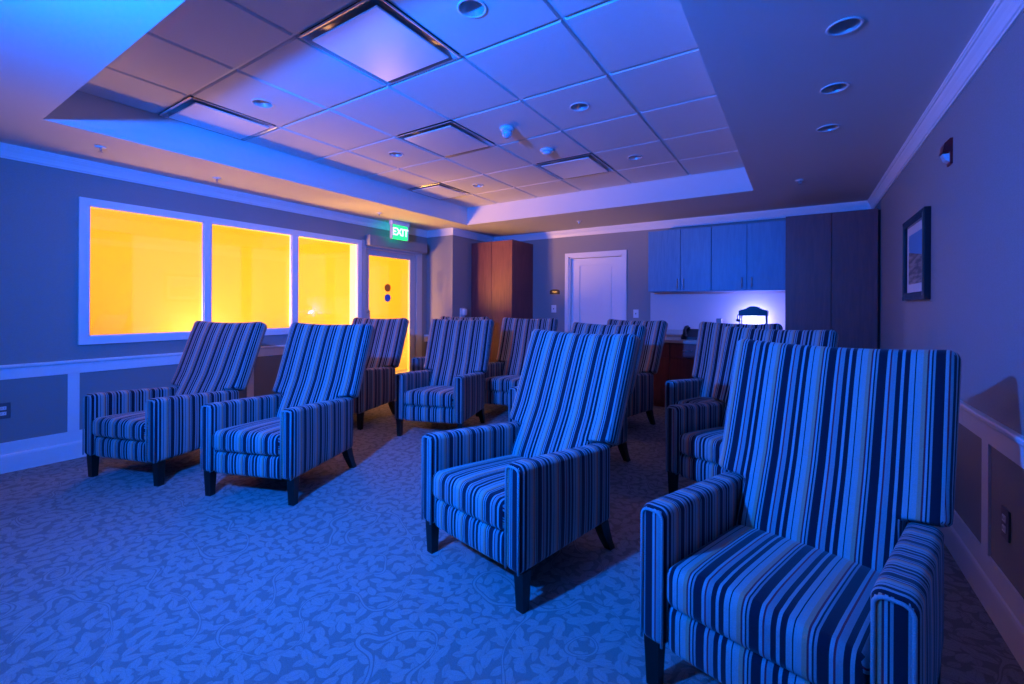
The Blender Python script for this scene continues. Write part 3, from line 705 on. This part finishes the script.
# ------------------------------------------------------------------ armchairs
BA = radians(22.0)
def make_chair():
    t = empty('armchair', (0, 0, 0))
    S = M['stripe']
    # arms: rounded upholstered side panels, tops sloping gently down to the rear
    for sg in (-1, 1):
        vs, fs = rbox(.090, .690, .435, .028, 3, (2, 8, 6)); out = []
        for v in vs:
            x, y, z = v.x + sg * .300, v.y + .345, v.z + .3825
            top = .612 - .060 * max(0, y / .69) ** 1.1
            z = .165 + (z - .165) * (top - .165) / (.60 - .165)
            bul = (1 - ((y - .345) / .345) ** 2) * (1 - ((z - .38) / .22) ** 2)
            if (x - sg * .300) * sg > .04: x += sg * .005 * max(0, bul)
            out.append((x, y, z))
        def uvf(co, n, sg=sg):
            if abs(n.y) > .75: return (co.x * 1.0 + .013, co.z)
            return (co.y + .05, co.z)
        a = uv_mesh('armrest', out, fs, uvf, S, t)
        # welt around the front face of the arm
        w0, w1, z0, z1 = sg * .300 - .036, sg * .300 + .036, .172, .600; r = .024; pts = [(w0, -.001, z0)]
        for k in range(7): q = pi / 2 * k / 6; pts.append((w0 + r - r * cos(q), -.001, z1 - r + r * sin(q)))
        for k in range(7): q = pi / 2 * k / 6; pts.append((w1 - r + r * sin(q), -.001, z1 - r + r * cos(q)))
        pts.append((w1, -.001, z0))
        mb = MB().tube(pts, .0048, 8)
        me = uv_mesh('piping', mb.v, mb.f, lambda co, n: (.100, co.z), S, a)
    # seat cushion, crowned
    vs, fs = rbox(.512, .600, .126, .034, 3, (8, 8, 3)); out = []
    for v in vs:
        x, y, z = v.x, v.y + .292, v.z + .376
        f = max(0, 1 - (v.x / .256) ** 2) ** .6 * max(0, 1 - (max(-.3, v.y) / .31) ** 4) ** .6
        if v.z > 0: z += .026 * f * (v.z / .061)
        z -= .048 * (v.y + .3) / .6
        if v.y < -.2: y -= .010 * max(0, 1 - (v.x / .256) ** 2) ** .5
        out.append((x, y, z))
    c = uv_mesh('seat_cushion', out, fs, lambda co, n: (co.x + (co.z if abs(n.x) > .7 else 0), co.y), S, t)
    # front rail under the cushion
    vs, fs = rbox(.512, .10, .150, .026, 3, (8, 2, 3)); out = []
    for v in vs:
        y = v.y + .060
        if v.y < 0: y -= .012 * max(0, 1 - (v.x / .256) ** 2) ** .5 * max(0, 1 - (v.z / .075) ** 2) ** .5
        out.append((v.x, y, v.z + .234))
    uv_mesh('front_rail', out, fs, lambda co, n: (co.x, co.z), S, t)
    # backrest: wide upper slab that overhangs the arms, narrower lower block between them
    SL = .606; TH = .112
    def place(x, s, tt, y0=.640, z0=.568): return (x, y0 + s * sin(BA) + tt * cos(BA), z0 + s * cos(BA) - tt * sin(BA))
    def uvb(co, n):
        if abs(n.x) > .6:
            d = (co.y - .640) * cos(BA) - (co.z - .568) * sin(BA)
            return (co.x + (d if co.x > 0 else -d), co.z)
        return (co.x, co.z)
    LO = .26; FULL = SL + LO
    ledge = [(-.030, 0), (-.012, .02), (-.006, .10), (-.001, .45), (.003, .78), (.010, .93), (.020, .99), (.034, 1.0)]
    def widen(s_):
        if s_ <= ledge[0][0]: return 0.0
        if s_ >= ledge[-1][0]: return 1.0
        for (a, p), (c, q) in zip(ledge[:-1], ledge[1:]):
            if s_ <= c: return p + (q - p) * (s_ - a) / (c - a)
    vs, fs = rbox(.728, TH, FULL, .040, 4, (12, 2, 14), zs=[l[0] + LO - FULL / 2 for l in ledge]); out = []
    for v in vs:
        s = v.z + FULL / 2 - LO; tt = v.y + TH / 2; x = v.x
        e = max(0, 1 - (x / .364) ** 2); k_ = widen(s)
        if s > SL * .6: s -= .020 * e * (s / SL - .6) / .4
        if tt < TH * .5: tt -= .012 * e ** .5 * max(0, min(1, (SL - s) / .15, (s + LO) / .1))
        else: tt += .006 * e ** .5
        if s < .10: tt -= .030 * min(1, (.10 - s) / .25)
        x *= (.252 + (.364 * (1 + .030 * max(0, s / SL)) - .252) * k_) / .364
        out.append(place(x, s, tt))
    b = uv_mesh('backrest', out, fs, uvb, S, t)
    # rear outside panel
    vs, fs = rbox(.515, .03, .36, .008, 2, (4, 1, 3))
    uv_mesh('rear_panel', [(v.x, v.y + .672, v.z + .345) for v in vs], fs, lambda co, n: (co.x, co.z), S, t)
    MB().box(-.256, .256, .05, .66, .168, .178).build('seat_deck', M['gapd'], t)
    # legs
    for sx in (-1, 1):
        k = MB(); x = sx * .315; a, b2 = .026, .020
        k.add([(x - a, .022, .170), (x + a, .022, .170), (x + a, .074, .170), (x - a, .074, .170), (x - b2, .030, 0), (x + b2, .030, 0), (x + b2, .068, 0), (x - b2, .068, 0)],
              [(0, 1, 2, 3), (7, 6, 5, 4), (0, 4, 5, 1), (1, 5, 6, 2), (2, 6, 7, 3), (3, 7, 4, 0)])
        k.build('leg', M['leg'], t)
        k = MB(); rows = [(.60, .664, .170, .026), (.628, .686, .11, .024), (.665, .712, .05, .022), (.700, .742, 0, .020)]
        vs = []; fs = []
        for y0, y1, z, a in rows: vs += [(x - a, y0, z), (x + a, y0, z), (x + a, y1, z), (x - a, y1, z)]
        for r_ in range(3):
            for s in range(4): u = (s + 1) % 4; fs.append((r_ * 4 + s, r_ * 4 + u, r_ * 4 + 4 + u, r_ * 4 + 4 + s))
        fs += [(3, 2, 1, 0), (12, 13, 14, 15)]
        k.add(vs, fs).build('leg', M['leg'], t)
    return t

CH = [
 (-4.026, 1.128, 18.0, 'striped high-back armchair nearest the left wall, in front of the first window pane'),
 (-2.962, 1.460, 20.5, 'blue-lit striped armchair in the front row, second from the left wall'),
 (-1.278, 1.592, -11.3, 'blue-lit striped armchair in the middle of the front row, right of the open aisle'),
 (-.108, 1.388, -14.5, 'largest striped armchair, nearest the camera beside the right wall'),
 (-4.037, 2.832, 17.0, 'striped armchair close to the glass door, half hidden behind the second front-row chair'),
 (-2.935, 3.090, 18.5, 'purple-lit striped armchair facing the aisle in the second row, in front of the pier'),
 (-1.635, 2.935, -12.0, 'striped armchair mostly hidden directly behind the middle front-row chair'),
 (-.415, 2.930, -18.0, 'striped armchair directly behind the largest one, its left arm showing'),
 (-3.767, 4.121, 17.0, 'striped armchair almost wholly hidden behind the second-row chair before the pier'),
 (-2.760, 4.080, 11.0, 'brownish striped armchair in the back row before the wood corner cabinet'),
 (-1.784, 4.215, -13.0, 'striped armchair in the back row, between white door and counter'),
 (-.660, 3.990, -10.4, 'striped armchair in the back row just in front of the counter with the glow'),
]
proto = make_chair(); index_kids()
for i, (x, y, a, lab) in enumerate(CH):
    o = proto if i == 0 else copy_tree(proto)
    o.location = (x, y, 0); o.rotation_euler = (0, 0, radians(a))
    tag(o, lab, 'armchair', 'striped high-back armchairs in three rows')

# ------------------------------------------------------------------ light
def light(kind, name, loc, col, e, **kw):
    l = bpy.data.lights.new(name, kind); l.color = col; l.energy = e
    for k, v in kw.items(): setattr(l, k, v)
    o = bpy.data.objects.new(name, l); C.objects.link(o); o.location = loc; return o
def aim(o, d): o.rotation_euler = Vector(d).to_track_quat('-Z', 'Y').to_euler()
o = light('SPOT', 'blue_stage_lamp', (-1.60, -.40, 2.06), (.0, .132, 1.0), 1250, shadow_soft_size=.05, spot_size=radians(168), spot_blend=1.0)
aim(o, (-.18, 1, -.03))
light('POINT', 'counter_led_lamp', (-.46, 6.16, 1.10), (.22, .22, 1.0), 25, shadow_soft_size=.03)
# amber lamps and added fill lights in the corridor beyond the glass
AMB = (1.0, .44, .05)
for y, z, e in ((2.62, .80, 15), (5.0, .62, 7), (6.1, .35, 9)):
    light('POINT', 'amber_corridor_lamp', (-6.10, y, z), (1, .80, .42), e, shadow_soft_size=.08)
o = light('AREA', 'amber_wall_fill', (-5.35, 3.6, 2.30), AMB, 95, shape='RECTANGLE', size=7.5, size_y=.3)  # added fill light, brightens the corridor wall evenly
aim(o, (-1, 0, -.75))
o = light('AREA', 'amber_pier_fill', (-5.95, 1.30, .70), AMB, 110, shape='RECTANGLE', size=.9, size_y=.34, spread=radians(80))  # added fill light hidden below the sill, aimed to warm the pier
aim(o, (1, 2.9, .32))
light('POINT', 'amber_door_lamp', (-5.60, 4.85, .90), AMB, 32, shadow_soft_size=.05)
o = light('AREA', 'amber_corridor_strip', (-5.85, 3.6, .42), AMB, 120, shape='RECTANGLE', size=7.0, size_y=.25)
aim(o, (1, 0, 1.4))

wd = bpy.data.worlds.new('world'); bpy.context.scene.world = wd; wd.use_nodes = True
wd.node_tree.nodes['Background'].inputs[0].default_value = (0.01, 0.01, 0.03, 1)
wd.node_tree.nodes['Background'].inputs[1].default_value = 0.2

# ------------------------------------------------------------------ camera
f, yaw, v0, roll = 444.68, .57293, 306.34, .00518
cd = bpy.data.cameras.new('camera'); cam = bpy.data.objects.new('camera', cd); C.objects.link(cam)
cd.sensor_fit = 'HORIZONTAL'; cd.sensor_width = 36; cd.lens = f / 1024 * 36
cam.location = (0, 0, CAM_H)
fwd = Vector((-sin(yaw), cos(yaw), 0)); rt = Vector((cos(yaw), sin(yaw), 0)); up = Vector((0, 0, 1))
# camera axes rolled so that the horizon tilts as in the photograph
r2 = rt * cos(roll) + up * sin(roll); u2 = -rt * sin(roll) + up * cos(roll)
cam.rotation_euler = Matrix((r2, u2, -fwd)).transposed().to_euler()
ax, ay = 512 + sin(roll) * 35.66, 342 - cos(roll) * 35.66
cd.shift_x = (512 - ax) / 1024; cd.shift_y = -(342 - ay) / 1024
cd.clip_start = .02; cd.clip_end = 50
sc = bpy.context.scene; sc.camera = cam
sc.view_settings.view_transform = 'Standard'; sc.view_settings.look = 'None'; sc.view_settings.gamma = 1; sc.view_settings.exposure = 0
sc.view_settings.use_curve_mapping = False
sc.cycles.max_bounces = 10; sc.cycles.diffuse_bounces = 6
sc.cycles.sample_clamp_indirect = 8
